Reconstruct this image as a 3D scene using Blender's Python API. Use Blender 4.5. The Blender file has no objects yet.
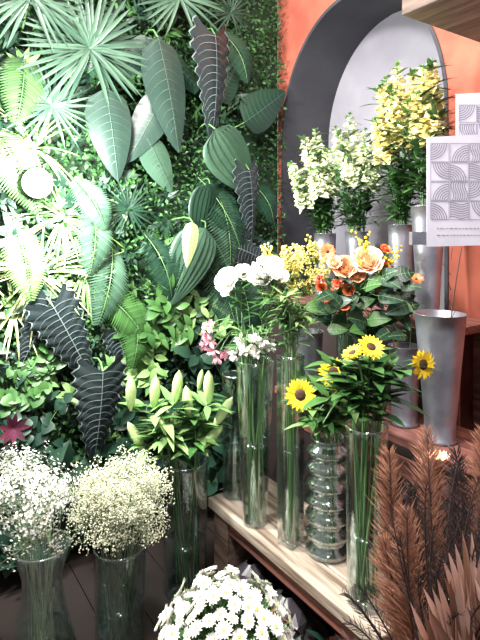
import bpy, math, random
from mathutils import Vector as V, Matrix
random.seed(11)
R=random.uniform
sc=bpy.context.scene
pi=math.pi
YAW=-math.atan2(.558,.83)          # the room's axes are turned onto world X/Y
RM=Matrix.Rotation(YAW,3,'Z')
# ---------------------------------------------------------------- materials
def newmat(name):
    m=bpy.data.materials.new(name); m.use_nodes=True
    nt=m.node_tree; return m,nt,nt.nodes['Principled BSDF']
def mat(name,c1,c2=None,rough=.5,metal=0,scale=12,island=True,spec=.5,bump=0,emit=0,stretch=None,trans=0):
    m,nt,b=newmat(name)
    c2=c2 or tuple(x*.7 for x in c1)
    mx=nt.nodes.new('ShaderNodeMix'); mx.data_type='RGBA'
    mx.inputs[6].default_value=(*c1,1); mx.inputs[7].default_value=(*c2,1)
    tc=nt.nodes.new('ShaderNodeTexCoord')
    no=nt.nodes.new('ShaderNodeTexNoise'); no.inputs['Scale'].default_value=scale; no.inputs['Detail'].default_value=5
    src=tc.outputs['Object']
    if stretch:
        mp=nt.nodes.new('ShaderNodeMapping'); mp.inputs['Scale'].default_value=stretch
        nt.links.new(src,mp.inputs[0]); src=mp.outputs[0]
    nt.links.new(src,no.inputs['Vector'])
    fac=no.outputs[0]
    if island:
        g=nt.nodes.new('ShaderNodeNewGeometry')
        a=nt.nodes.new('ShaderNodeMath'); a.operation='ADD'
        nt.links.new(g.outputs['Random Per Island'],a.inputs[0]); nt.links.new(fac,a.inputs[1])
        s=nt.nodes.new('ShaderNodeMath'); s.operation='MULTIPLY'; s.inputs[1].default_value=.6
        s.use_clamp=True
        nt.links.new(a.outputs[0],s.inputs[0]); fac=s.outputs[0]
    else:
        cr=nt.nodes.new('ShaderNodeMapRange'); cr.inputs[1].default_value=.36; cr.inputs[2].default_value=.64
        nt.links.new(fac,cr.inputs[0]); fac=cr.outputs[0]
    nt.links.new(fac,mx.inputs[0]); nt.links.new(mx.outputs[2],b.inputs['Base Color'])
    b.inputs['Roughness'].default_value=rough; b.inputs['Metallic'].default_value=metal
    b.inputs['Specular IOR Level'].default_value=spec
    if bump:
        bp=nt.nodes.new('ShaderNodeBump'); bp.inputs['Strength'].default_value=bump; bp.inputs['Distance'].default_value=.01
        nt.links.new(no.outputs[0],bp.inputs['Height']); nt.links.new(bp.outputs[0],b.inputs['Normal'])
    if emit:
        b.inputs['Emission Color'].default_value=(*c1,1); b.inputs['Emission Strength'].default_value=emit
    return m
def glassmat(name,tint,gl=.06,edge=.6,pw_=1.8,rough=.04):
    m=bpy.data.materials.new(name); m.use_nodes=True; nt=m.node_tree; nt.nodes.clear()
    o=nt.nodes.new('ShaderNodeOutputMaterial'); t=nt.nodes.new('ShaderNodeBsdfTransparent'); t.inputs[0].default_value=(*tint,1)
    g=nt.nodes.new('ShaderNodeBsdfGlossy'); g.inputs['Roughness'].default_value=rough; g.inputs[0].default_value=(.95,1,1,1)
    lw=nt.nodes.new('ShaderNodeLayerWeight'); lw.inputs[0].default_value=.3
    mr=nt.nodes.new('ShaderNodeMapRange'); mr.inputs[3].default_value=gl; mr.inputs[4].default_value=edge
    pw=nt.nodes.new('ShaderNodeMath'); pw.operation='POWER'; pw.inputs[1].default_value=pw_
    mx=nt.nodes.new('ShaderNodeMixShader')
    nt.links.new(lw.outputs['Facing'],pw.inputs[0]); nt.links.new(pw.outputs[0],mr.inputs[0]); nt.links.new(mr.outputs[0],mx.inputs[0])
    nt.links.new(t.outputs[0],mx.inputs[1]); nt.links.new(g.outputs[0],mx.inputs[2]); nt.links.new(mx.outputs[0],o.inputs[0])
    return m
G_box=mat('boxwood_green',(.044,.130,.036),(.006,.027,.009),.5,spec=.3)
G_box2=mat('moss_green',(.095,.23,.070),(.02,.07,.018),.5,spec=.3)
G_dark=mat('dark_leaf',(.020,.062,.034),(.006,.022,.015),.4,scale=6,spec=.4)
G_teal=mat('teal_leaf',(.038,.070,.054),(.010,.026,.020),.36,scale=7,spec=.45)
G_mid=mat('mid_leaf',(.080,.19,.050),(.022,.076,.020),.42,spec=.35)
G_lite=mat('light_leaf',(.25,.40,.14),(.09,.21,.06),.45)
G_yel=mat('lime_leaf',(.68,.74,.38),(.34,.47,.17),.45)  # lime leaf tone, pale enough to carry lamplight near the wall lamp
G_palm=mat('palm_leaf',(.080,.150,.095),(.022,.060,.038),.42,spec=.4)
G_alo=mat('alocasia_leaf',(.010,.015,.018),(.020,.031,.033),.32,scale=5,spec=.5)
G_vein=mat('alocasia_vein',(.20,.25,.25),(.12,.16,.16),.45)
G_lvein=mat('leaf_rib',(.10,.16,.12),(.06,.10,.08),.45)
G_stem=mat('stem_green',(.16,.30,.11),(.08,.19,.06),.45)
G_dull=mat('stem_greygreen',(.24,.30,.19),(.13,.18,.10),.5)
P_white=mat('petal_white',(.95,.93,.88),(.86,.85,.76),.55)
P_cream=mat('petal_cream',(.76,.75,.60),(.44,.46,.30),.6)
P_palegr=mat('petal_palegreen',(.93,.95,.78),(.74,.82,.52),.55)
P_yel=mat('petal_yellow',(.98,.78,.04),(.95,.62,.02),.5)
P_lemon=mat('petal_lemon',(.90,.80,.26),(.80,.68,.18),.5)
P_butter=mat('petal_butter',(.97,.92,.58),(.94,.82,.38),.55)
P_peach=mat('petal_peach',(.97,.66,.42),(.96,.48,.27),.55)
P_peach2=mat('petal_pale_peach',(.97,.74,.54),(.95,.58,.38),.55)
P_orange=mat('petal_orange',(.90,.30,.10),(.72,.13,.05),.5)
P_coral=mat('petal_coral',(.90,.36,.22),(.80,.22,.13),.5)
P_pink=mat('petal_pink',(.95,.60,.66),(.85,.40,.52),.5)
P_bud=mat('lily_bud',(.68,.82,.42),(.48,.68,.26),.4)
P_red=mat('bract_crimson',(.14,.02,.05),(.06,.012,.03),.4)
C_brown=mat('sunflower_disc',(.06,.025,.01),(.03,.012,.006),.8)
C_yg=mat('daisy_disc',(.62,.62,.14),(.42,.48,.08),.7)
WOOD=mat('weathered_wood',(.42,.35,.28),(.12,.08,.055),.6,scale=2.6,island=False,bump=.4,stretch=(14,1.2,14))
WOODD=mat('shelf_wood',(.13,.085,.065),(.045,.028,.02),.6,scale=3,island=False,bump=.3,stretch=(14,1.2,14))
WOODR=mat('red_brown_wood',(.24,.09,.065),(.08,.03,.025),.6,scale=4,island=False,bump=.2,stretch=(14,1.2,14))
PANEL=mat('gap_shade_board',(.045,.03,.028),(.02,.014,.014),.6,scale=6,stretch=(14,1,14),spec=.3)  # dark colour stands in for the shade between the tiers
TERRA=mat('terracotta_plaster',(.38,.105,.068),(.27,.068,.045),.8,scale=5,island=False,bump=.1,spec=.2)
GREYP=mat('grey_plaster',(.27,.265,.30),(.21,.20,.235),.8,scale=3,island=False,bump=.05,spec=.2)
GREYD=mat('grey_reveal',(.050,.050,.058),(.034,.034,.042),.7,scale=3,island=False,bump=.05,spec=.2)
FLOOR=mat('dark_floorboards',(.026,.018,.016),(.012,.010,.009),.55,scale=6,island=True,spec=.25)
CEIL=mat('ceiling_paint',(.8,.78,.75),(.75,.72,.7),.8,island=False)
ZINC=mat('brushed_zinc',(.40,.40,.46),(.24,.24,.29),.36,metal=.8,scale=9,island=False)
BLACK=mat('black_metal',(.03,.03,.03),None,.4)
BAG=mat('black_plastic',(.02,.018,.022),(.04,.035,.04),.25)
COPP=mat('copper_plume',(.42,.20,.125),(.17,.07,.045),.65,spec=.2)
DUSTY=mat('dusty_pink_leaf',(.68,.42,.34),(.42,.22,.17),.6,spec=.2)
DARKB=mat('dark_frond',(.05,.03,.028),(.02,.014,.014),.5)
CARD=mat('cardboard',(.30,.17,.11),(.20,.10,.06),.7,island=False)
POT=mat('plastic_pot',(.10,.09,.09),None,.5)
PAPER=mat('paper_sheet',(.56,.54,.63),(.50,.48,.57),.6,island=False)
INK=mat('ink_grey',(.20,.18,.26),None,.6)
BULB=mat('bulb_glow',(1,1,.92),(1,1,.92),.4,emit=50)
GLASS=glassmat('clear_glass',(.965,.985,.975),.06,.9,1.3,.07)
GLASSR=glassmat('ribbed_clear_glass',(.95,.975,.96),.15,.95,1.0,.10)
GLASSD=glassmat('smoky_glass',(.86,.90,.89),.05,.8,1.4,.07)
WATER=glassmat('vase_water',(.92,.96,.93),.05,.5,1.3,.12)
# ---------------------------------------------------------------- builder
class B:
    def __init__(s): s.v=[];s.f=[];s.m=[];s.mats=[]
    def mi(s,m):
        if m not in s.mats: s.mats.append(m)
        return s.mats.index(m)
    def grid(s,rows,m,close=False):
        k=s.mi(m); o=len(s.v); c=len(rows[0])
        for r in rows: s.v.extend(r)
        for i in range(len(rows)-1):
            for j in range(c if close else c-1):
                j2=(j+1)%c
                s.f.append((o+i*c+j,o+i*c+j2,o+(i+1)*c+j2,o+(i+1)*c+j)); s.m.append(k)
    def poly(s,pts,m):
        k=s.mi(m); o=len(s.v); s.v.extend(pts); s.f.append(tuple(range(o,o+len(pts)))); s.m.append(k)
    def box8(s,p,m):
        k=s.mi(m); o=len(s.v); s.v.extend(p)
        for q in ((0,3,2,1),(4,5,6,7),(0,1,5,4),(1,2,6,5),(2,3,7,6),(3,0,4,7)):
            s.f.append(tuple(o+i for i in q)); s.m.append(k)
    def wallclamp(s,lo=.006):
        out=[]
        for p in s.v:
            o=(p-C).dot(D)
            if o<lo: p=p+D*(lo-o)
            u=-(p-C).dot(N)
            if u<.01: p=p-N*(.01-u)
            if p.z<.004: p=V((p.x,p.y,.004))
            out.append(p)
        s.v=out
    def rclamp(s,tmax=.84):     # keep leaves on the room side of the arch wall
        s.v=[p-N*max(0,(p-O).dot(N)-tmax) for p in s.v]
    def build(s,name,smooth=True,bevel=0,wall=False):
        if wall: s.wallclamp()
        me=bpy.data.meshes.new(name)
        vv=[RM@p for p in s.v]
        c=V([(min(p[i] for p in vv)+max(p[i] for p in vv))/2 for i in range(3)]); c.z=min(p.z for p in vv)
        me.from_pydata([tuple(p-c) for p in vv],[],s.f)
        for m in s.mats: me.materials.append(m)
        me.polygons.foreach_set('material_index',s.m)
        me.polygons.foreach_set('use_smooth',[smooth]*len(s.f)); me.update()
        ob=bpy.data.objects.new(name,me); sc.collection.objects.link(ob); ob.location=c
        if bevel:
            md=ob.modifiers.new('bevel','BEVEL'); md.width=bevel; md.segments=2
        return ob
def group(name,prefixes,test=None):
    kids=[o for o in sc.objects if o.parent is None and o.type=='MESH' and o.name.split('.')[0] in prefixes and (test is None or test(o))]
    e=bpy.data.objects.new(name,None); sc.collection.objects.link(e); e.empty_display_size=.1
    c=V((sum(o.location.x for o in kids),sum(o.location.y for o in kids),sum(o.location.z for o in kids)))/len(kids)
    e.location=c
    for o in kids: o.parent=e; o.location=o.location-c
def rv(): 
    return V((R(-1,1),R(-1,1),R(-1,1)))
def nz(v):
    return v.normalized() if v.length>1e-6 else V((0,0,1))
def orth(d,n):
    d=nz(d); n=n-d*n.dot(d)
    if n.length<1e-3: n=V((1,.3,0))-d*(d.x+.3*d.y)
    return d,nz(n)
def prof(sh,t):
    if sh=='lance': return max(0,math.sin(pi*t**.8))**.9
    if sh=='ovate': return max(0,math.sin(pi*t**.6))**.75
    if sh=='heart': return min(1,.66+t*1.9)*max(0,1-t)**.62
    if sh=='strap': return min(1,.3+t*5)*max(0,1-t)**.45
    if sh=='petal': return max(.12 if t<.5 else 0,math.sin(pi*t**1.5))**.7
    return 1
def leaf(b,base,d,n,L,W,m,shape='lance',droop=.15,cup=.15,ns=5,cols=(-1,0,1),back=0,wave=0,wf=40,vein=None,nv=6,vw=.003,pleat=0,margin=False,vr=.10):
    d,n=orth(d,n); s=d.cross(n)
    def P(t,v,lift=0,k=0):
        w=W*.5*prof(shape,t)*(1+wave*math.sin(t*wf)*abs(v))
        return base+d*(L*(t-back*abs(v)**1.3*(1-t)))+s*(w*v)+n*(cup*w*abs(v)-droop*L*t*t+lift+k*pleat*w+wave*.35*w*abs(v)*math.cos(t*wf))
    b.grid([[P(i/ns,v,0,(j%2)) for j,v in enumerate(cols)] for i in range(ns+1)],m)
    if vein:
        h=vw
        rows=[]
        for i in range(ns+1):
            p=P(i/ns,0,.004); rows.append([p-s*h,p+s*h])
        b.grid(rows,vein)
        for k in range(nv):
            t0=.02+.84*k/nv
            for sg in (-1,1):
                rows=[]
                for q in range(5):
                    x=q/4; t=min(.99,t0+vr*x*x+.02*x)
                    p=P(t,sg*x*.95,.0045); hh=h*(1-.6*x)*.75
                    rows.append([p-d*hh,p+d*hh])
                b.grid(rows,vein)
        if margin:
            for sg in (-1,1):
                b.grid([[P(i/ns,sg*.965,.003),P(i/ns,sg*1.01,.003)] for i in range(ns)],vein)
    return P
def tube(b,pts,r0,r1,m,n=4):
    rows=[]
    for i,p in enumerate(pts):
        a=pts[min(i+1,len(pts)-1)]-pts[max(i-1,0)]
        a,u=orth(a,V((.31,.22,.9)) if abs(nz(a).z)<.9 else V((1,0,0))); w=a.cross(u)
        r=r0+(r1-r0)*i/(len(pts)-1)
        rows.append([p+u*(r*math.cos(2*pi*j/n))+w*(r*math.sin(2*pi*j/n)) for j in range(n)])
    b.grid(rows,m,True)
def bez(p0,p1,p2,n=7):
    return [p0*(1-t)**2+p1*(2*t*(1-t))+p2*t*t for t in [i/n for i in range(n+1)]]
def lathe(b,c,ax,pr,n,m):
    ax,u=orth(ax,V((1,0,0)) if abs(nz(ax).x)<.8 else V((0,0,1))); w=ax.cross(u)
    b.grid([[c+ax*h+u*(r*math.cos(2*pi*j/n))+w*(r*math.sin(2*pi*j/n)) for j in range(n)] for r,h in pr],m,True)
def frame(ax):
    ax,u=orth(ax,V((.2,.1,1)) if abs(nz(ax).z)<.9 else V((1,0,0))); return ax,u,ax.cross(u)
def daisy(b,c,ax,r,npet,pm,cm,w=.25,cr=.28,layers=1,tilt=.15,shape='petal'):
    ax,u,v=frame(ax)
    for l in range(layers):
        for i in range(npet):
            a=2*pi*(i+.5*l)/npet+R(-.08,.08); dd=u*math.cos(a)+v*math.sin(a)
            leaf(b,c+dd*r*cr*.6+ax*(.02*r*l),dd+ax*(tilt+.25*l+R(-.1,.1)),ax,r*(1-cr*.6)*R(.9,1.08),r*w*2,pm,shape,droop=.15,cup=.2,ns=3)
    lathe(b,c,ax,[(r*cr*1.02,-.02*r),(r*cr,.08*r),(r*cr*.7,.16*r),(r*cr*.3,.17*r),(0.0005,.16*r)],8,cm)
def rose(b,c,ax,r,m,layers=5):
    ax,u,v=frame(ax)
    for l in range(layers):
        f=(l+1)/layers; npet=3+l; rk=r*(.25+.6*f); h=r*(1.15-.25*f); fl=.55*f*f
        for i in range(npet):
            a0=2*pi*i/npet+l*1.1+R(-.15,.15); aw=pi/npet*1.35
            rows=[]
            for j in range(5):
                t=j/4; rad=rk*(math.sin(min(1,t*1.25+.12)*pi/2))*(1-.25*(1-f)*t)+fl*r*t**3*.6; z=h*(t-.45)-.22*r*fl*t**4
                row=[]
                for k in range(5):
                    q=-1+k/2; a=a0+aw*q*(.55+.45*math.sin(pi*min(1,t+.15)*.9))
                    zz=z-(.18*h*q*q if t>.7 else 0)
                    row.append(c+ax*zz+(u*math.cos(a)+v*math.sin(a))*(rad*(1+.05*abs(q))))
                rows.append(row)
            b.grid(rows,m)
def pom(b,c,ax,r,m,n=26):
    ax,u,v=frame(ax)
    for i in range(n):
        dd=nz(rv()+ax*.55)
        leaf(b,c-ax*r*.3,dd,nz(rv()),r*R(.9,1.25),r*.55,m,'petal',droop=R(-.2,.3),cup=.2,ns=3)
def spike(b,base,tip,n,size,m,budm=G_lite,start=.35):
    ax=tip-base; L=ax.length; ax,u,v=frame(ax)
    for i in range(n):
        t=start+(1-start)*i/n; a=i*2.4; k=1-.66*(i/n)**1.5; rr=size*k
        dd=u*math.cos(a)+v*math.sin(a); c=base+ax*(L*t)
        mm=m if i<n*.9 else budm
        for q in range(5):
            e=nz(dd+rv()*.6+ax*.35)
            leaf(b,c+dd*rr*.15,e,nz(ax+rv()*.6),rr*R(.8,1.1),rr*.85,mm,'petal',droop=R(0,.4),cup=.35,ns=3)
def stem(b,vc,zb,rimz,rimr,tgt,r=.0022,m=None,lf=None,nl=5,ll=.07,lw=.02,shape='lance'):
    dx=V((tgt.x-vc[0],tgt.y-vc[1],0)); dn=nz(nz(dx)+V((R(-1,1),R(-1,1),0))*.5)*rimr*R(.35,.78)
    a=R(0,2*pi); k=rimr*R(.1,.6)
    p0=V((vc[0]+k*math.cos(a),vc[1]+k*math.sin(a),zb+.02))
    pr=V((vc[0],vc[1],rimz))+dn
    lo=[p0.lerp(pr,i/4) for i in range(4)]
    hi=bez(pr,pr+(pr-p0)*.35+V((0,0,(tgt.z-rimz)*.2)),tgt,6)
    pts=lo+hi; tube(b,pts,r,r*.8,m or G_stem)
    if lf:
        for i in range(nl):
            k=R(.3,5.6); j=int(k); p=hi[j].lerp(hi[j+1],k-j)
            a=R(0,2*pi); dd=V((math.cos(a),math.sin(a),R(.1,.9)))
            leaf(b,p,dd,V((0,0,1)),ll*R(.7,1.2),lw*R(.8,1.2),lf,shape,droop=R(.1,.5),ns=4)
    return nz(hi[-1]-hi[-2])
# ---------------------------------------------------------------- frames of reference (metres)
O=V((-.132,2.142,0)); D=V((.558,-.83,0)); N=V((.83,.558,0)); UP=V((0,0,1))
def S(s,t,z=0): return O+D*s+N*t+UP*z       # shelf/right wall frame
C=V((.229,3.129,0))
def Wp(u,h,out=0): return C-N*u+UP*h+D*out   # planted wall frame
def sbox(b,s0,s1,t0,t1,z0,z1,m):
    b.box8([S(s0,t0,z0),S(s1,t0,z0),S(s1,t1,z0),S(s0,t1,z0),S(s0,t0,z1),S(s1,t0,z1),S(s1,t1,z1),S(s0,t1,z1)],m)
# ---------------------------------------------------------------- room
b=B()
for i in range(20): sbox(b,-.62,2.9,-2.2+i*.16,-2.2+i*.16+.156,-.03,0,FLOOR)
b.build('floor',False)
b=B(); sbox(b,-.62,2.9,-2.2,1.0,3.2,3.25,CEIL); b.build('ceiling',False)
WT=.85; s0,s1=-.618,2.4; ac,ar,az,ab=-.022,.54,1.98,.66; dp=.36
b=B()
n=40; arc=[(ac-ar*math.cos(pi*i/n),az+ab*math.sin(pi*i/n)) for i in range(n+1)]
def q(a,bb,c,d,m): b.poly([S(*a),S(*bb),S(*c),S(*d)],m)
q((s0,WT,0),(ac-ar,WT,0),(ac-ar,WT,3.2),(s0,WT,3.2),TERRA)
q((ac+ar,WT,0),(s1,WT,0),(s1,WT,3.2),(ac+ar,WT,3.2),TERRA)
for i in range(n):
    (a,za),(c,zc)=arc[i],arc[i+1]
    q((a,WT,za),(c,WT,zc),(c,WT,3.2),(a,WT,3.2),TERRA)
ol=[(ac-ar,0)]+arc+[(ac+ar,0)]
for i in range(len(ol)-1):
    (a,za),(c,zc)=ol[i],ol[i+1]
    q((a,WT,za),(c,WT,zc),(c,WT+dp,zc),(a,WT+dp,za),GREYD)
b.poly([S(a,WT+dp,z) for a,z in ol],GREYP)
b.build('wall_right',False)
b=B(); rows=[]
for a,z in [(ac-ar,0)]+arc+[(ac+ar,0)]:
    k=1.03; a2=ac+(a-ac)*k; z2=z if z<az else az+(z-az)*k
    rows.append([S(a,WT,z),S(a,WT-.006,z),S(a2,WT-.006,z2),S(a2,WT,z2)])
b.grid(rows,GREYD); b.build('trim_1',False)
b=B(); b.box8([Wp(0,0,-.06),Wp(2.6,0,-.06),Wp(2.6,0,-.005),Wp(0,0,-.005),Wp(0,3.2,-.06),Wp(2.6,3.2,-.06),Wp(2.6,3.2,-.005),Wp(0,3.2,-.005)],mat('dark_backing',(.012,.035,.012),(.006,.02,.008),.9)); b.build('wall_left',False)
# ---------------------------------------------------------------- planted wall
b=B()
for i in range(26000):
    u=R(0.04,1.95); h=R(0.02,3.0); out=R(.02,.12)
    d=nz(rv()-UP*.2+D*.3); nn=nz(D+rv()*.8); L=R(.018,.036)
    if u>.75: L*=1.1
    leaf(b,Wp(u,h,out),d,nn,L,L*.55,G_box if R(0,1)<(.88 if u<.6 else .7) else G_box2,'ovate',ns=2,droop=.1)
b.build('boxwood_hedge_panel',False,wall=True)
def wd(ang):
    return N*math.cos(math.radians(ang))+UP*math.sin(math.radians(ang))
b=B()
for i in range(560):
    u=R(.08,1.85); h=R(.12,2.9)
    if u<.35 and h>1.5: continue
    c=Wp(u,h,.10); m=random.choice([G_mid,G_dark,G_dark,G_lite,G_palm,G_dark]); k=random.randint(5,10); L=R(.03,.085); w=R(.15,.5)
    if u<1.0 and m is G_lite: m=G_dark
    for j in range(k):
        dd=nz(wd(R(0,360))+D*R(.2,.9)); leaf(b,c+rv()*.02,dd,nz(D+UP*.4),L*R(.7,1.1),L*w,m,random.choice(['lance','ovate']),droop=R(.1,.5),ns=4)
b.build('mixed_foliage',wall=True)
def fanpalm(u,h,out,r,n,m,span=320,ang=90):
    b=B(); c=Wp(u,h,out); tube(b,[Wp(u,h-.12,0.03),c],.006,.004,G_stem)
    for i in range(n):
        a=ang-span/2+span*i/(n-1); dd=nz(wd(a)+D*R(.05,.3))
        leaf(b,c,dd,D,r*R(.85,1.05),r*.085,m,'strap',droop=R(.05,.3),cup=.5,ns=6)
    b.build('fan_palm_leaf',wall=True)
fanpalm(1.21,2.25,.20,.31,44,G_palm)
fanpalm(.76,2.60,.18,.26,36,G_palm)
fanpalm(1.46,2.42,.22,.26,36,G_palm)
fanpalm(1.02,2.66,.14,.20,26,G_dark)
fanpalm(1.36,1.98,.16,.2,26,G_palm)
fanpalm(1.0,1.55,.12,.16,26,G_dark)
fanpalm(.42,2.62,.12,.16,22,G_dark)
def bigleaf(name,u,h,ang,L,W,m,out=.16,vein=G_lvein,**k):
    b=B(); d=wd(ang); base=Wp(u,h,out)-d*L*.5
    tube(b,bez(Wp(u,h,.03)-d*L*.5,base-d*L*.2-D*.03,base,4),.005,.004,G_stem)
    kw=dict(shape='ovate',droop=.12,cup=-.25,ns=12,cols=(-1,-.5,0,.5,1),vein=vein,nv=10,vw=.0011); kw.update(k)
    leaf(b,base,d,nz(D+UP*.15+N*R(-.3,.3)),L,W,m,**kw); b.build(name,wall=True)
bigleaf('philodendron_leaf',.83,2.09,-75,.54,.22,G_teal,.24)
bigleaf('philodendron_leaf',1.10,1.88,-80,.42,.21,G_teal,.2)
bigleaf('philodendron_leaf',.92,1.95,-120,.42,.18,G_teal,.17)
bigleaf('philodendron_leaf',.20,2.14,35,.40,.22,G_dark,.17)
bigleaf('philodendron_leaf',.72,2.25,-35,.36,.15,G_dark,.15)
bigleaf('philodendron_leaf',.84,1.76,-60,.3,.15,G_palm,.15)
bigleaf('philodendron_leaf',.44,2.25,60,.3,.14,G_dark,.15)
bigleaf('philodendron_leaf',.98,2.25,-130,.32,.14,G_teal,.15)
A=dict(shape='heart',back=.16,wave=.11,wf=60,ns=44,vein=G_vein,vw=.0017,nv=12,cup=-.25,droop=.18,cols=(-1,-.66,-.33,0,.33,.66,1),margin=True,vr=.17)
bigleaf('alocasia_leaf',.575,2.17,-84,.50,.31,G_alo,.26,**A)
bigleaf('alocasia_leaf',.33,1.56,-80,.42,.23,G_alo,.22,**A)
bigleaf('alocasia_leaf',1.27,.95,-62,.40,.26,G_alo,.2,**A)
bigleaf('alocasia_leaf',1.17,.62,-92,.42,.28,G_alo,.24,**A)
bigleaf('alocasia_leaf',.27,1.30,-20,.30,.18,G_alo,.2,**A)
bigleaf('alocasia_leaf',1.42,1.00,-110,.32,.2,G_alo,.16,**A)
bigleaf('alocasia_leaf',1.02,.86,-70,.26,.17,G_alo,.14,**A)
PL=dict(cols=[-1+i/8 for i in range(17)],pleat=.16,vein=None,shape='ovate')
bigleaf('pleated_palm_leaf',.44,1.80,-50,.42,.28,G_palm,.22,**PL)
bigleaf('pleated_palm_leaf',.72,1.27,-115,.42,.24,G_palm,.22,**PL)
bigleaf('pleated_palm_leaf',.60,1.52,-100,.34,.18,G_dark,.16,**PL)
bigleaf('variegated_leaf',.775,1.38,-95,.22,.08,G_yel,.33,vein=G_mid)
def fern(u,h,ang,L,m,out=.14,lw=.13,name='fern_frond'):
    b=B(); d=wd(ang); p0=Wp(u,h,.04); p2=p0+d*L+D*out-UP*L*.18; pts=bez(p0,p0+d*L*.5+D*out*1.6,p2,32)
    tube(b,pts,.003,.001,G_stem)
    for i in range(2,32):
        t=(pts[i]-pts[i-1]).normalized(); s=nz(t.cross(D)); k=math.sin(pi*(i/33)**.8)
        for sg in (-1,1):
            leaf(b,pts[i],s*sg+t*.6,D,L*.30*k+.01,lw*.06+.003,m,'lance',droop=.25,ns=4)
    b.build(name,wall=True)
for a in [(.60,1.75,-60,.44,G_dark),(.50,1.72,-85,.42,G_palm),(.52,1.45,-75,.42,G_dark),(.62,1.50,-120,.36,G_dark),(.40,1.40,-60,.38,G_palm),(.35,1.25,-90,.38,G_dark),(.55,1.3,-70,.38,G_palm),
          (1.50,1.5,-80,.30,G_lite),(1.05,1.40,-110,.34,G_palm),(1.15,1.2,-45,.3,G_mid),(.95,1.15,-100,.3,G_mid),(1.45,2.25,-100,.32,G_mid),(.5,2.55,-60,.3,G_dark),(1.6,1.9,-60,.36,G_mid),
          (.95,2.35,-150,.3,G_dark),(1.3,.5,-140,.3,G_dark),(.3,1.75,-60,.25,G_dark),(.28,1.1,-80,.3,G_dark),(1.25,1.70,-60,.24,G_palm),(1.15,1.6,-100,.3,G_palm),(.9,1.45,-70,.3,G_dark)]: fern(*a)
def spider(u,h,r,n,m,name):
    b=B(); c=Wp(u,h,.08)
    for i in range(n):
        a=R(0,360); dd=nz(wd(a)*1+D*R(.3,.9)+UP*.3); leaf(b,c,dd,nz(D+UP),r*R(.7,1.15),.013,m,'strap',droop=R(.4,.9),cup=.4,ns=8)
    b.build(name,wall=True)
spider(1.40,1.25,.24,60,G_yel,'spider_plant'); spider(1.20,1.25,.20,40,G_lite,'spider_plant'); spider(1.42,1.80,.2,44,G_yel,'spider_plant'); spider(1.50,1.1,.18,34,G_yel,'spider_plant'); spider(1.30,1.50,.22,44,G_lite,'spider_plant')  # yellow-green plants, paler round the lamp: its light is partly in the leaf colour
def shrub(u,h,r,n,m,name,L=.1,w=.042,out=.2):
    b=B()
    for i in range(n):
        p0=Wp(u,h-r*.6,.04); p2=Wp(u+R(-r,r),h+R(-r*.6,r),R(.10,out)); pts=bez(p0,(p0+p2)/2+D*.06,p2,6); tube(b,pts,.003,.0015,G_stem)
        for j in range(2,7):
            for k in range(2):
                dd=nz(wd(R(0,360))+D*R(.1,.8)+UP*.2); leaf(b,pts[j],dd,nz(D+UP*.5),L*R(.7,1.1),w*R(.8,1.2),m,'ovate' if w>.05 else 'lance',droop=R(.1,.5),ns=6)
    b.build(name,wall=True)
shrub(.88,.98,.20,12,G_mid,'ficus_sprigs',.085,.036); shrub(.66,.98,.16,9,G_lite,'ficus_sprigs',.08,.034); shrub(1.0,.78,.14,7,G_lite,'ficus_sprigs',.08,.034)
shrub(1.44,.80,.16,16,G_mid,'ivy_clump',.055,.052,.14); shrub(1.46,.55,.16,16,G_dark,'ivy_clump',.06,.055,.16)
shrub(.95,.5,.22,14,G_dark,'ficus_sprigs',.12,.05); shrub(.5,.9,.2,14,G_dark,'ficus_sprigs',.1,.05); shrub(.35,.55,.25,14,G_dark,'ficus_sprigs')
shrub(.7,.35,.25,16,G_dark,'ficus_sprigs',.12,.05,.3); shrub(1.15,.25,.22,16,G_dark,'ficus_sprigs',.12,.05,.34); shrub(1.45,.25,.22,14,G_dark,'ficus_sprigs',.12,.05,.3)
b=B(); c=Wp(1.53,.66,.24)
tube(b,[Wp(1.53,.4,0.04),c],.004,.003,G_stem)
for i in range(9): leaf(b,c,nz(wd(i*40+R(-10,10))+D*.5),D,.07,.024,P_red,'lance',ns=5)
b.build('bromeliad_flower',wall=True)
group('vertical_garden',{'boxwood_hedge_panel','mixed_foliage','fern_frond','spider_plant','ficus_sprigs','ivy_clump','pleated_palm_leaf','variegated_leaf','bromeliad_flower'})
group('fan_palm_plant',{'fan_palm_leaf'})
group('philodendron_plant',{'philodendron_leaf'})
group('alocasia_plant',{'alocasia_leaf'},lambda o:o.location.z>1.1)
group('alocasia_plant',{'alocasia_leaf'})
# wall lamp among the leaves
b=B(); LU,LH=1.44,1.64
tube(b,[Wp(LU,LH,-.004),Wp(LU,LH,.2)],.008,.008,BLACK,8)
lathe(b,Wp(LU,LH,.16),D,[(.0005,0),(.035,0),(.04,.04),(.062,.10),(.06,.098),(.02,.03)],20,BLACK)
lathe(b,Wp(LU,LH,.25),D,[(.02,-.03),(.045,-.01),(.057,.01),(.045,.035),(.02,.045),(.0005,.047)],18,BULB)
b.build('spotlight_lamp')
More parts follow.
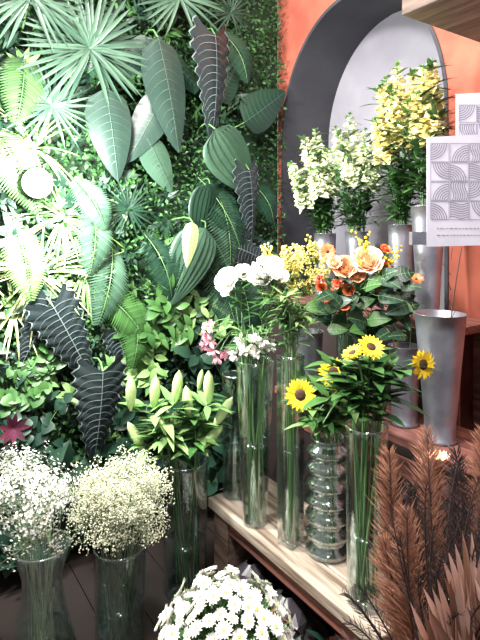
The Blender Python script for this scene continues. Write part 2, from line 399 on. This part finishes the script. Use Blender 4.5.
# ---------------------------------------------------------------- bench and tiers
b=B()
for i in range(3): sbox(b,-.01*i,.90+.01*i,.0+i*.105,.10+i*.105,.31,.35,WOOD)
sbox(b,.03,.13,.01,.29,.0,.309,WOODD); sbox(b,.80,.88,.01,.29,.0,.309,WOODD)
sbox(b,.13,.80,.20,.24,.05,.13,WOODD); sbox(b,.131,.799,.02,.04,.25,.309,WOODR)
b.build('wooden_bench',False,.004)
b=B()
sbox(b,.0,.99,.345,.60,.72,.75,WOODR); sbox(b,-.40,.75,.605,.845,1.07,1.10,WOODR)
for s in (.03,.93): sbox(b,s,s+.04,.36,.40,0,.719,WOODR); sbox(b,s,s+.04,.55,.59,0,.719,WOODR)
for s in (-.36,.68): sbox(b,s,s+.04,.61,.65,0,1.069,WOODR); sbox(b,s,s+.04,.79,.83,0,1.069,WOODR)
sbox(b,.07,.93,.345,.358,.0,.719,PANEL); sbox(b,-.39,.74,.60,.609,.0,1.069,PANEL)  # dark sheets added where the gaps under the tiers lie in shade
sbox(b,.07,.93,.335,.344,.62,.69,WOODR)
b.build('stepped_flower_stand',False,.003)
b=B(); sbox(b,.80,1.7,.22,.849,2.11,2.16,WOODD)
for s in (.95,1.5): sbox(b,s,s+.03,.5,.849,2.05,2.109,WOODR)
b.build('wall_shelf',False,.004)
# items under bench
b=B()
for (cx,cy,r) in ((.16,1.78,.11),(.04,1.95,.09)):
    rows=[]
    for i in range(9):
        t=i/8; rr=r*math.sin(pi*(.12+.86*t))**.6
        rows.append([V((cx+rr*math.cos(a)*R(.85,1.1),cy+rr*math.sin(a)*R(.85,1.1),.005+.2*t)) for a in [2*pi*j/16 for j in range(16)]])
    b.grid(rows,BAG,True)
b.build('black_plastic_bag',False)
b=B()
for i in range(80):
    p=V((R(.02,.30),R(1.42,1.70),.012+i*.0016)); leaf(b,p,V((R(-1,1),R(-1,1),R(.0,.7))),V((R(-.6,.6),R(-.6,.6),1)),R(.08,.16),R(.03,.06),random.choice([CARD,COPP,DARKB,COPP,G_dark]),'ovate',droop=.1,cup=.3)
b.build('dried_leaf_pile')
# ---------------------------------------------------------------- vases
def gvase(name,x,y,zb,H,r0,r1,g=GLASS,wl=.45,shape=None,n=28,water=True):
    b=B(); ns=36
    f=shape or (lambda t:r0+(r1-r0)*t)
    out=[(f(i/ns),H*i/ns) for i in range(ns+1)]; inn=[(f(i/ns)-.004,max(.012,H*i/ns)) for i in range(ns,-1,-1)]
    c=V((x,y,zb+.001))
    lathe(b,c,UP,[(.0005,0)]+out+inn+[(.0005,.012)],n,g)
    rr=f(1)-.002; lathe(b,c+UP*H,UP,[(rr+.0035*math.cos(a),.003*math.sin(a)) for a in [2*pi*k/8 for k in range(9)]],n,GLASSR)   # rounded rim
    lathe(b,c,UP,[(.0005,.004),(f(0)-.005,.004),(f(0)-.004,.014),(.0005,.016)],n,GLASSR)   # thick base
    if water:
        k=int(ns*wl); lathe(b,c,UP,[(.0005,.018)]+[(f(i/ns)-.0055,max(.018,H*i/ns)) for i in range(k+1)]+[(.0005,H*k/ns)],n,WATER)
        lathe(b,c+UP*(H*k/ns+.0008),UP,[(f(k/ns)-.0085,0),(f(k/ns)-.0058,.0015)],n,GLASSR)
    return b.build(name)
gvase('flared_glass_vase',-.647,1.70,0,.42,.13,.09,GLASS,.35,lambda t:.135-.075*math.sin(pi*min(1,t*1.15)*.5)+.05*max(0,t-.75)*4*.6)
gvase('smoky_glass_vase',-.427,1.85,0,.33,.085,.092,GLASSD,.4)
gvase('tall_glass_cylinder_vase',-.222,2.10,0,.52,.085,.092,GLASSD,.4)
gvase('tall_glass_vase',.056,1.955,.35,.61,.045,.072,GLASS,.5)
gvase('square_glass_vase',.178,1.825,.35,.66,.046,.05,GLASS,.5,n=4)
gvase('ribbed_glass_vase',.300,1.78,.35,.39,.07,.07,GLASSR,.5,lambda t:.067+.011*math.sin(t*2*pi*7)-.010*max(0,t-.85)*6,n=32)
gvase('tall_glass_cylinder_vase',.375,1.54,.35,.52,.058,.062,GLASS,.4)
gvase('tall_glass_cylinder_vase',.42,1.98,.75,.35,.05,.055,GLASSD,.4)
gvase('tall_glass_cylinder_vase',-.02,2.16,.351,.5,.05,.055,GLASSD,.4)
def zvase(name,x,y,zb,H,r0,r1,foot=True):
    b=B(); pr=[(.0005,0),(r0*1.15,0),(r0*1.15,.008),(r0,.014)]+[(r0+(r1-r0)*(t/8)**1.1,.014+(H-.014)*t/8) for t in range(1,9)]+[(r1+.004,H+.002),(r1-.003,H+.001),(r0-.004,.02),(.0005,.02)]
    lathe(b,V((x,y,zb+.001)),UP,pr,32,ZINC); b.build(name)
zvase('zinc_cone_vase',.667,1.733,.75,.42,.048,.082)
zvase('zinc_cone_vase',.735,2.03,1.1,.44,.04,.066)
zvase('zinc_cylinder_vase',.707,2.27,1.1,.37,.052,.058)
zvase('zinc_cylinder_vase',.5625,2.50,1.1,.34,.05,.056)
zvase('zinc_cylinder_vase',.433,2.65,1.1,.33,.05,.056)
zvase('zinc_cylinder_vase',.28,2.10,.75,.29,.045,.055)
zvase('zinc_cylinder_vase',.595,1.88,.75,.28,.045,.055)
# ---------------------------------------------------------------- flowers
def T(x,y,z): return V((x,y,z))
b=B(); vc=(.056,1.955)
for x,z,r in ((-.045,1.265,.042),(.015,1.285,.034),(.104,1.308,.050),(.075,1.265,.040),(.14,1.285,.032),(-.04,1.225,.030),(.12,1.255,.034)):
    t=T(x,1.94+R(-.05,.05),z); ax=stem(b,vc,.35,.96,.07,t,lf=G_mid,nl=12,ll=.08,lw=.024); rose(b,t,nz(ax+T(R(-.5,.5),-.9,.3)),r,P_white if R(0,1)<.7 else P_palegr,5)
for x,z,r in ((.019,1.02,.028),(.082,1.045,.030),(-.019,1.0,.026),(.11,1.03,.026),(.05,1.06,.022),(.0,1.05,.024),(.06,1.01,.030)):
    t=T(x,1.87+R(-.02,.02),z); ax=stem(b,vc,.35,.96,.07,t,lf=G_lite,nl=2,ll=.05); pom(b,t,nz(ax+T(0,-.6,.2)),r,P_white,26)
b.build('white_lisianthus_bunch')
b=B()
for x,z in ((-.125,1.07),(-.115,1.04),(-.10,1.01),(-.085,.98),(-.13,1.03),(-.06,1.0),(-.12,1.10)):
    t=T(x,1.88,z); ax=stem(b,vc,.35,.96,.065,t,lf=G_lite,nl=1,ll=.04); pom(b,t,ax,.025,P_pink,16)
b.build('pink_freesia_bunch')
def solid(name,vc,zb,rz,rr,tg,m,lm=G_mid,n=150,sz=.0055,spread=.075):
    b=B()
    for tx,ty,tz in tg:
        t=T(tx,ty,tz); stem(b,vc,zb,rz,rr,t,lf=lm,nl=14,ll=.08,lw=.016)
        for k in range(12):
            e=t+T(R(-1,1)*spread,R(-1,1)*spread*.8,R(-1.1,.5)*spread); st=t-UP*spread*1.4
            tube(b,bez(st,(st+e)/2+UP*.01,e,3),.001,.0007,G_lite,3)
            for j in range(n//9):
                p=st.lerp(e,R(.5,1.05))+rv()*.011; s_=sz*R(.7,1.3)
                lathe(b,p,rv(),[(.0003,-s_),(s_,0),(.0003,s_)],5,m)
    b.build(name)
solid('goldenrod_bunch',(.28,2.10),.75,1.04,.055,[(.20,2.08,1.36),(.25,2.1,1.28),(.29,2.15,1.40),(.16,2.05,1.29),(.31,2.1,1.33),(.14,2.0,1.36)],P_lemon)
solid('yellow_solidaster_bunch',(.595,1.88),.75,1.03,.055,[(.50,1.95,1.40),(.53,1.98,1.36)],P_yel,n=90)
b=B()
for i in range(12):
    t=T(.17+R(-.11,.08),1.82+R(-.08,.06),R(1.08,1.22)); stem(b,(.178,1.825),.35,1.01,.04,t,lf=random.choice([G_mid,G_lite,G_dark,G_mid]),nl=15,ll=.07,lw=.017)
b.build('eucalyptus_greenery')
b=B(); vc=(.42,1.98)
for x,z,r,m in ((.381,1.312,.040,P_peach),(.465,1.335,.050,P_peach2),(.425,1.285,.030,P_peach),(.345,1.33,.024,P_peach2)):
    t=T(x,1.90,z); ax=stem(b,vc,.75,1.1,.05,t,lf=G_mid,nl=5); rose(b,t,nz(T(-.2,-1,.8)),r,m,6)
b.build('peach_rose_bunch')
b=B()
for x,z,r,ty in ((.324,1.37,.032,0),(.286,1.275,.028,1),(.362,1.25,.034,1),(.312,1.2,.024,0),(.373,1.18,.028,2),(.54,1.32,.026,1),(.53,1.38,.022,2),(.655,1.267,.028,0),(.30,1.24,.022,2),(.34,1.22,.024,1),(.40,1.23,.024,2)):
    t=T(x,1.90+R(-.04,.04),z); far=x>.6
    ax=stem(b,(.595,1.88) if far else vc,.75,1.03 if far else 1.1,.05,t,lf=G_mid,nl=4)
    ax=nz(T(R(-.6,.4),-1,R(.1,1.2)))
    if ty==0: daisy(b,t,ax,r,20,P_orange,C_brown,.13,.2,2)
    elif ty==1: pom(b,t,ax,r*.8,P_coral,34)
    else: rose(b,t,ax,r*.8,P_orange,4)
b.build('orange_gerbera_bunch')
b=B()
for i in range(60):
    t=T(.43+R(-.12,.18),1.93+R(-.08,.06),R(1.05,1.29)); ax=stem(b,vc,.75,1.1,.05,t,r=.0018)
    leaf(b,t,nz(T(R(-1,1),-R(.1,.8),R(-.3,.6))),nz(T(0,-1,.7)),R(.06,.09),R(.045,.075),random.choice([G_mid,G_dark,G_dark]),'ovate',droop=.3,ns=6,vein=G_lite,nv=4,vw=.0007)
b.build('galax_leaf_bunch')
def sunfl(name,vc,zr,rr,fl,greens):
    b=B()
    for x,y,z,r,ax in fl:
        t=T(x,y,z); stem(b,vc,.35,zr,rr,t,r=.004,lf=G_mid,nl=7,ll=.11,lw=.045,shape='ovate'); ax=nz(V(ax))
        lathe(b,t-ax*.012,ax,[(.0005,-.012),(r*.35,-.008),(r*.5,.004),(r*.3,.01)],12,G_mid)
        daisy(b,t,ax,r,17,P_yel,C_brown,.15,.36,2,.1,'lance')
    for i in range(greens):
        t=T(vc[0]+R(-.15,.17),vc[1]+R(-.08,.08),zr+R(.03,.19)); stem(b,vc,.35,zr,rr,t,r=.0025,lf=random.choice([G_mid,G_lite,G_mid]),nl=12,ll=.10,lw=.036,shape='ovate')
    b.build(name)
sunfl('sunflower_bunch',(.300,1.78),.74,.06,[(.20,1.72,.905,.054,(-.35,-1,.15)),(.305,1.70,.985,.050,(.1,-1,.45))],12)
sunfl('sunflower_bunch',(.375,1.54),.87,.06,[(.378,1.5,1.112,.040,(.1,-.8,.9)),(.325,1.5,1.095,.034,(-.6,-.3,1.1)),(.527,1.5,1.062,.044,(.45,-1,.1))],11)
def snaps(name,specs,m,size,lm,n=20,extra=4,cl=False):
    b=B()
    for vc,rz,x,y,z in specs:
        t=T(x,y,z); base=T(vc[0],vc[1],rz).lerp(t,.30); stem(b,vc,1.1,rz,.05,t,r=.003,lf=lm,nl=34,ll=.095,lw=.022)
        spike(b,base,t,n,size,m,start=.40)
    for i in range(extra):
        vc,rz,x,y,z=random.choice(specs); t=T(vc[0],vc[1],rz).lerp(T(x,y,z),R(.4,.75))+T(R(-.06,.06),R(-.05,.02),0)
        stem(b,vc,1.1,rz,.05,t,r=.002,lf=lm,nl=20,ll=.09,lw=.022)
    b.rclamp()
    b.build(name)
g7=(.433,2.65);g4=(.5625,2.50);g3=(.707,2.27);g2=(.735,2.03)
snaps('white_stock_bunch',[(g7,1.43,.25,2.6,1.79),(g7,1.43,.32,2.62,1.93),(g7,1.43,.385,2.66,1.97),(g7,1.43,.44,2.6,1.86),(g7,1.43,.27,2.55,1.66),(g7,1.43,.35,2.5,1.75),(g7,1.43,.46,2.55,1.76)],P_palegr,.050,G_mid,24,12)
snaps('white_stock_bunch',[(g4,1.44,.457,2.5,1.95),(g4,1.44,.53,2.52,2.02),(g4,1.44,.60,2.5,1.94),(g4,1.44,.575,2.4,1.84),(g4,1.44,.50,2.42,1.80),(g4,1.44,.64,2.42,1.78)],P_palegr,.050,G_mid,24,12)
snaps('yellow_snapdragon_bunch',[(g3,1.47,.60,2.23,2.08),(g3,1.47,.67,2.22,2.17),(g3,1.47,.73,2.18,2.13),(g3,1.47,.64,2.18,2.03),(g3,1.47,.70,2.17,2.0),(g3,1.47,.76,2.15,2.02),(g3,1.47,.57,2.2,1.93),(g3,1.47,.63,2.25,2.12)],P_butter,.052,G_mid,30,16)
snaps('yellow_snapdragon_bunch',[(g2,1.54,.705,2.0,2.09),(g2,1.54,.745,2.02,2.12),(g2,1.54,.765,2.0,1.99),(g2,1.54,.67,1.98,1.98),(g2,1.54,.72,1.95,1.93)],P_butter,.048,G_mid,28,8)
# lilies
b=B(); vc=(-.222,2.10)
for x,z,a in ((-.424,.75,.05),(-.343,.74,.1),(-.38,.57,-.5),(-.285,.65,-.35),(-.259,.76,.15),(-.121,.77,.0),(-.16,.575,.9),(-.17,.80,.2),(-.30,.60,.4),(-.20,.70,-.1),(-.10,.68,.6)):
    t=T(x,2.05+R(-.06,.08),z); ax=stem(b,vc,0,.52,.09,t,r=.003,lf=random.choice([G_mid,G_lite]),nl=13,ll=.125,lw=.036)
    big=R(0,1)<.75
    axx=nz(T(a,-.15,1)); L=.14 if big else .085; r=.021 if big else .012
    lathe(b,t,axx,[(.004,0),(r*.7,L*.15),(r*.95,L*.4),(r,L*.62),(r*.7,L*.85),(.001,L)],6,P_bud)
b.build('white_lily_bunch')
def cloud(name,vc,rz,rr,cc,rad,m,n,sz,flr,nb=60):
    b=B()
    for i in range(nb):
        d=nz(T(R(-1,1),R(-1,1),R(-.55,1))); e=cc+T(d.x*rad[0],d.y*rad[1],d.z*rad[2])*R(.35,.9)
        if i%2: stem(b,vc,0,rz,rr,e,r=.0012,m=G_dull)
        else: tube(b,[V((vc[0],vc[1],rz))+d*.02,e],.0009,.0007,G_dull)
        for k in range(12):
            d2=nz(T(R(-1,1),R(-1,1),R(-.5,1))); e2=e+d2*R(.015,.075); tube(b,[e-d*.03,e2],.0008,.0005,G_dull if k%2 else G_mid,3)
            for q_ in range(n//(nb*12)):
                p=e2+rv()*.018; s_=sz*R(.6,1.3)
                if flr: 
                    ax=nz(p-cc+rv()*.06); ax,u,v=frame(ax)
                    for w in range(5):
                        a=w*2*pi/5; a2=a+1.0; b.poly([p,p+(u*math.cos(a)+v*math.sin(a))*s_+ax*s_*.3,p+(u*math.cos(a2)+v*math.sin(a2))*s_+ax*s_*.3],m)
                else: lathe(b,p,rv(),[(.0003,-s_),(s_,-s_*.2),(s_*.7,s_*.6),(.0003,s_*.5)],4,m)
    b.build(name,False)
cloud('babys_breath_bunch',(-.647,1.70),.42,.08,T(-.71,1.70,.55),(.24,.19,.18),P_white,5100,.0040,True)
cloud('limonium_bunch',(-.427,1.85),.33,.09,T(-.425,1.83,.475),(.185,.16,.175),P_cream,14400,.0027,False,80)
# chrysanthemum pot
b=B(); c=T(-.046,1.57,.17)
lathe(b,T(-.046,1.57,0),UP,[(.0005,.001),(.075,.001),(.10,.15),(.106,.15),(.106,.165),(.095,.165),(.09,.14),(.0005,.14)],24,POT)
for i in range(190):
    y=1-(i+.5)/190*1.15; rr=math.sqrt(max(0,1-y*y)); a=i*2.39996
    d=T(math.cos(a)*rr,math.sin(a)*rr,y); p=c+T(d.x*.215,d.y*.2,d.z*.215)*R(.88,1.04)
    tube(b,[T(-.046,1.57,.15)+d*.03,p],.0018,.0014,G_stem,3)
    daisy(b,p,nz(d+rv()*.45),R(.020,.026),13,P_white,C_yg,.15,.24,2,.15)
for i in range(220):
    d=nz(T(R(-1,1),R(-1,1),R(-.1,1))); leaf(b,c+d*.12,nz(d+rv()*.5),rv(),.075,.03,G_mid,'ovate')
b.build('potted_white_chrysanthemum')
# dried arrangement in a bucket
bx,by=.52,1.13
b=B(); lathe(b,T(bx,by,.001),UP,[(.0005,0),(.10,0),(.13,.38),(.136,.384),(.13,.388),(.125,.38),(.096,.012),(.0005,.012)],28,ZINC); b.build('zinc_flower_bucket')
def plume(b,p0,p1,bend,m,w,nl=100,lw=.0022,q=4,start=.35,wild=.22):
    pts=bez(p0,(p0+p1)/2+bend,p1,nl); tube(b,pts,.003,.0012,DARKB)
    for i in range(int(nl*start),nl+1):
        t=nz(pts[i]-pts[i-1]); s=nz(t.cross(T(0,-1,.2))); k=math.sin(pi*min(1,((i/nl-start)/(1-start))*.72+.2))
        for sg in (-1,1):
            for q_ in range(q):
                leaf(b,pts[i],s*sg*R(.3,1)+t*R(.7,1.6)+rv()*wild+T(0,-R(0,.5),0),T(0,-1,.3),w*k*R(.6,1.2)+.008,lw,m,'lance',droop=R(0,.8),ns=3,cols=(-1,1))
b=B(); p0=T(bx-.03,by,.1)
for x,y,z,bend,w,m in ((.345,1.2,.93,T(-.06,0,.02),.07,COPP),(.44,1.22,.97,T(-.02,0,.03),.075,COPP),(.56,1.2,.98,T(.03,0,.02),.08,COPP),(.52,1.08,.88,T(0,0,.02),.08,DARKB),(.60,1.05,.8,T(.05,0,0),.08,COPP),(.32,1.15,.76,T(-.05,0,.08),.06,COPP),(.50,1.2,.93,T(0,0,0),.08,DARKB),(.39,1.18,.86,T(-.04,0,0),.07,DARKB),(.36,1.12,.84,T(-.05,0,0.03),.07,COPP)):
    plume(b,p0+rv()*.03,T(x,y,z),bend,m,w)
b.build('copper_dried_grass_plumes')
b=B()
for x,y,z,Lf in ((.355,1.0,.72,.2),(.395,.98,.80,.22),(.44,1.0,.86,.24),(.43,.97,.70,.2),(.50,.98,.82,.22),(.54,1.0,.74,.2)):
    t=T(x,y,z); p=T(bx-.02,by-.02,.2); d=nz(t-p); c=t-d*Lf; tube(b,[p,c],.004,.004,DARKB); s=nz(d.cross(T(0,-1,.2)))
    for i in range(9):
        a=math.radians(-17+34*i/8); leaf(b,c,d*math.cos(a)+s*math.sin(a),T(0,-1,.3),Lf*(1-.3*abs(i-4)/4)*R(.93,1.03),.023,DUSTY if i%4 else COPP,'strap',droop=R(.0,.2),cup=.6,ns=6)
b.build('dried_palm_fans')
b=B()
for i in range(34):
    x=R(.16,.52); z=R(.62,1.0) ; t=T(x,1.05+R(-.1,.15),z-.25*(x<.3)); p=T(bx-.05,by,.25)
    plume(b,p,t,T(-.05,0,.16),DARKB,.02,30,.0016,1,.5)
b.build('black_dried_fronds')
b=B(); c=T(.475,1.25,.86); tube(b,[T(bx,by,.1),c],.005,.005,DARKB)
for l in range(4):
    for i in range(9):
        a=i*2*pi/9+l*.35; dd=T(math.cos(a),math.sin(a),1.2+l*.8); leaf(b,c,dd,T(math.cos(a),math.sin(a),0),.06,.03,DUSTY if l<3 else P_peach,'ovate',droop=-.2)
b.build('dried_protea')
b=B(); tube(b,bez(T(.667,1.733,.8),T(.70,1.73,1.2),T(.735,1.72,1.40),8),.003,.0015,DARKB)
for i in range(5): tube(b,[T(.70,1.727,1.15+i*.05),T(.70+R(-.04,.05),1.72,1.19+i*.05)],.0015,.001,DARKB)
b.build('bare_twig')
# ---------------------------------------------------------------- paper notices on a stand
b=B(); 
def sheet(x0,x1,z0,z1,y):
    b.box8([T(x0,y,z0),T(x1,y,z0+.006),T(x1,y+.002,z0+.006),T(x0,y+.002,z0),T(x0,y,z1),T(x1,y,z1+.012),T(x1,y+.002,z1+.012),T(x0,y+.002,z1)],PAPER)
def tile(x,z,s,y,k):
    def seg(pts,h=.0009):
        for i in range(len(pts)-1):
            a,c=pts[i],pts[i+1]; dx,dz=c[0]-a[0],c[1]-a[1]; l=math.hypot(dx,dz); nx,nz_=-dz/l*h,dx/l*h
            b.poly([T(a[0]-nx,y,a[1]-nz_),T(c[0]-nx,y,c[1]-nz_),T(c[0]+nx,y,c[1]+nz_),T(a[0]+nx,y,a[1]+nz_)],INK)
    seg([(x,z),(x+s,z),(x+s,z+s),(x,z+s),(x,z)],.0006)
    if k<4:
        cx=x+s*(k%2); cz=z+s*(k//2); sx=1-2*(k%2); sz=1-2*(k//2)
        for i in range(1,8):
            r=s*i/8; seg([(cx+sx*r*math.cos(a),cz+sz*r*math.sin(a)) for a in [pi/2*j/8 for j in range(9)]])
    elif k==4:
        for i in range(1,8): seg([(x+s*i/8+.004*math.sin(j),z+s*j/6) for j in range(7)])
    else:
        for i in range(1,8): seg([(x+s*j/6,z+s*i/8+.003*math.sin(j+1)) for j in range(7)])
sheet(.503,.73,1.405,1.70,1.40); sheet(.588,.80,1.52,1.82,1.415)
kk=[0,5,3,1,4,2,3,0,5,2,1,4]
for j in range(5):
    for i in range(4):
        if j<4: tile(.513+i*.052,1.478+j*.052,.049,1.3985,kk[(i+3*j)%12])
        tile(.596+i*.049,1.535+j*.052,.047,1.4135,kk[(i*2+j+1)%12])
for r in range(2):
    x=.53
    while x<.70:
        w=R(.003,.010); z=1.435+r*.018; b.poly([T(x,1.3985,z),T(x+w,1.3985,z),T(x+w,1.3985,z+.002),T(x,1.3985,z+.002)],INK); x+=w+.003
b.build('printed_paper_notices',False)
b=B()
b.box8([T(.465,1.404,1.41),T(.84,1.404,1.41),T(.84,1.43,1.41),T(.465,1.43,1.41),T(.465,1.404,1.445),T(.84,1.404,1.445),T(.84,1.43,1.445),T(.465,1.43,1.445)],ZINC)
tube(b,[T(.82,1.45,.01),T(.82,1.45,1.85)],.012,.012,ZINC,12); lathe(b,T(.82,1.45,.001),UP,[(.0005,0),(.11,0),(.11,.012),(.02,.02),(.0005,.02)],24,ZINC)
b.build('notice_stand',False)
# ---------------------------------------------------------------- lights
def area(name,loc,tgt,size,power,col=(1,1,1)):
    l=bpy.data.lights.new(name,'AREA'); l.size=size; l.energy=power; l.color=col
    o=bpy.data.objects.new(name,l); sc.collection.objects.link(o); o.location=RM@V(loc)
    o.rotation_euler=(RM@(V(tgt)-V(loc))).to_track_quat('-Z','Y').to_euler(); return o
area('added_room_light',(-.6,1.0,3.0),(.3,2.1,.8),.4,92,(1,.965,.93))  # added key light from upper left, no fitting seen there
area('added_room_light',(.1,.2,2.9),(.4,1.8,.9),.4,28,(1,.95,.9))  # added front light for the shelves, no fitting seen there
area('added_flower_light',(.25,1.6,3.1),(.72,2.4,1.8),.2,17,(1,.95,.88))  # added to brighten the tall flowers at upper right
l=bpy.data.lights.new('spotlight_bulb','POINT'); l.energy=130; l.shadow_soft_size=.06; l.color=(1,1,.95)
o=bpy.data.objects.new('spotlight_bulb',l); sc.collection.objects.link(o); o.location=RM@Wp(LU,LH,.52)
w=bpy.data.worlds.new('world'); sc.world=w; w.use_nodes=True; w.node_tree.nodes['Background'].inputs[0].default_value=(.96,.97,1,1); w.node_tree.nodes['Background'].inputs[1].default_value=.34
sc.view_settings.view_transform='Standard'; sc.view_settings.exposure=.35
# ---------------------------------------------------------------- camera
cd=bpy.data.cameras.new('camera'); cam=bpy.data.objects.new('camera',cd); sc.collection.objects.link(cam)
cam.location=(0,0,1.45); cam.rotation_euler=(pi/2,0,YAW); cd.lens=29.25; cd.sensor_width=36; cd.shift_y=-90/640; cd.clip_start=.05
sc.camera=cam
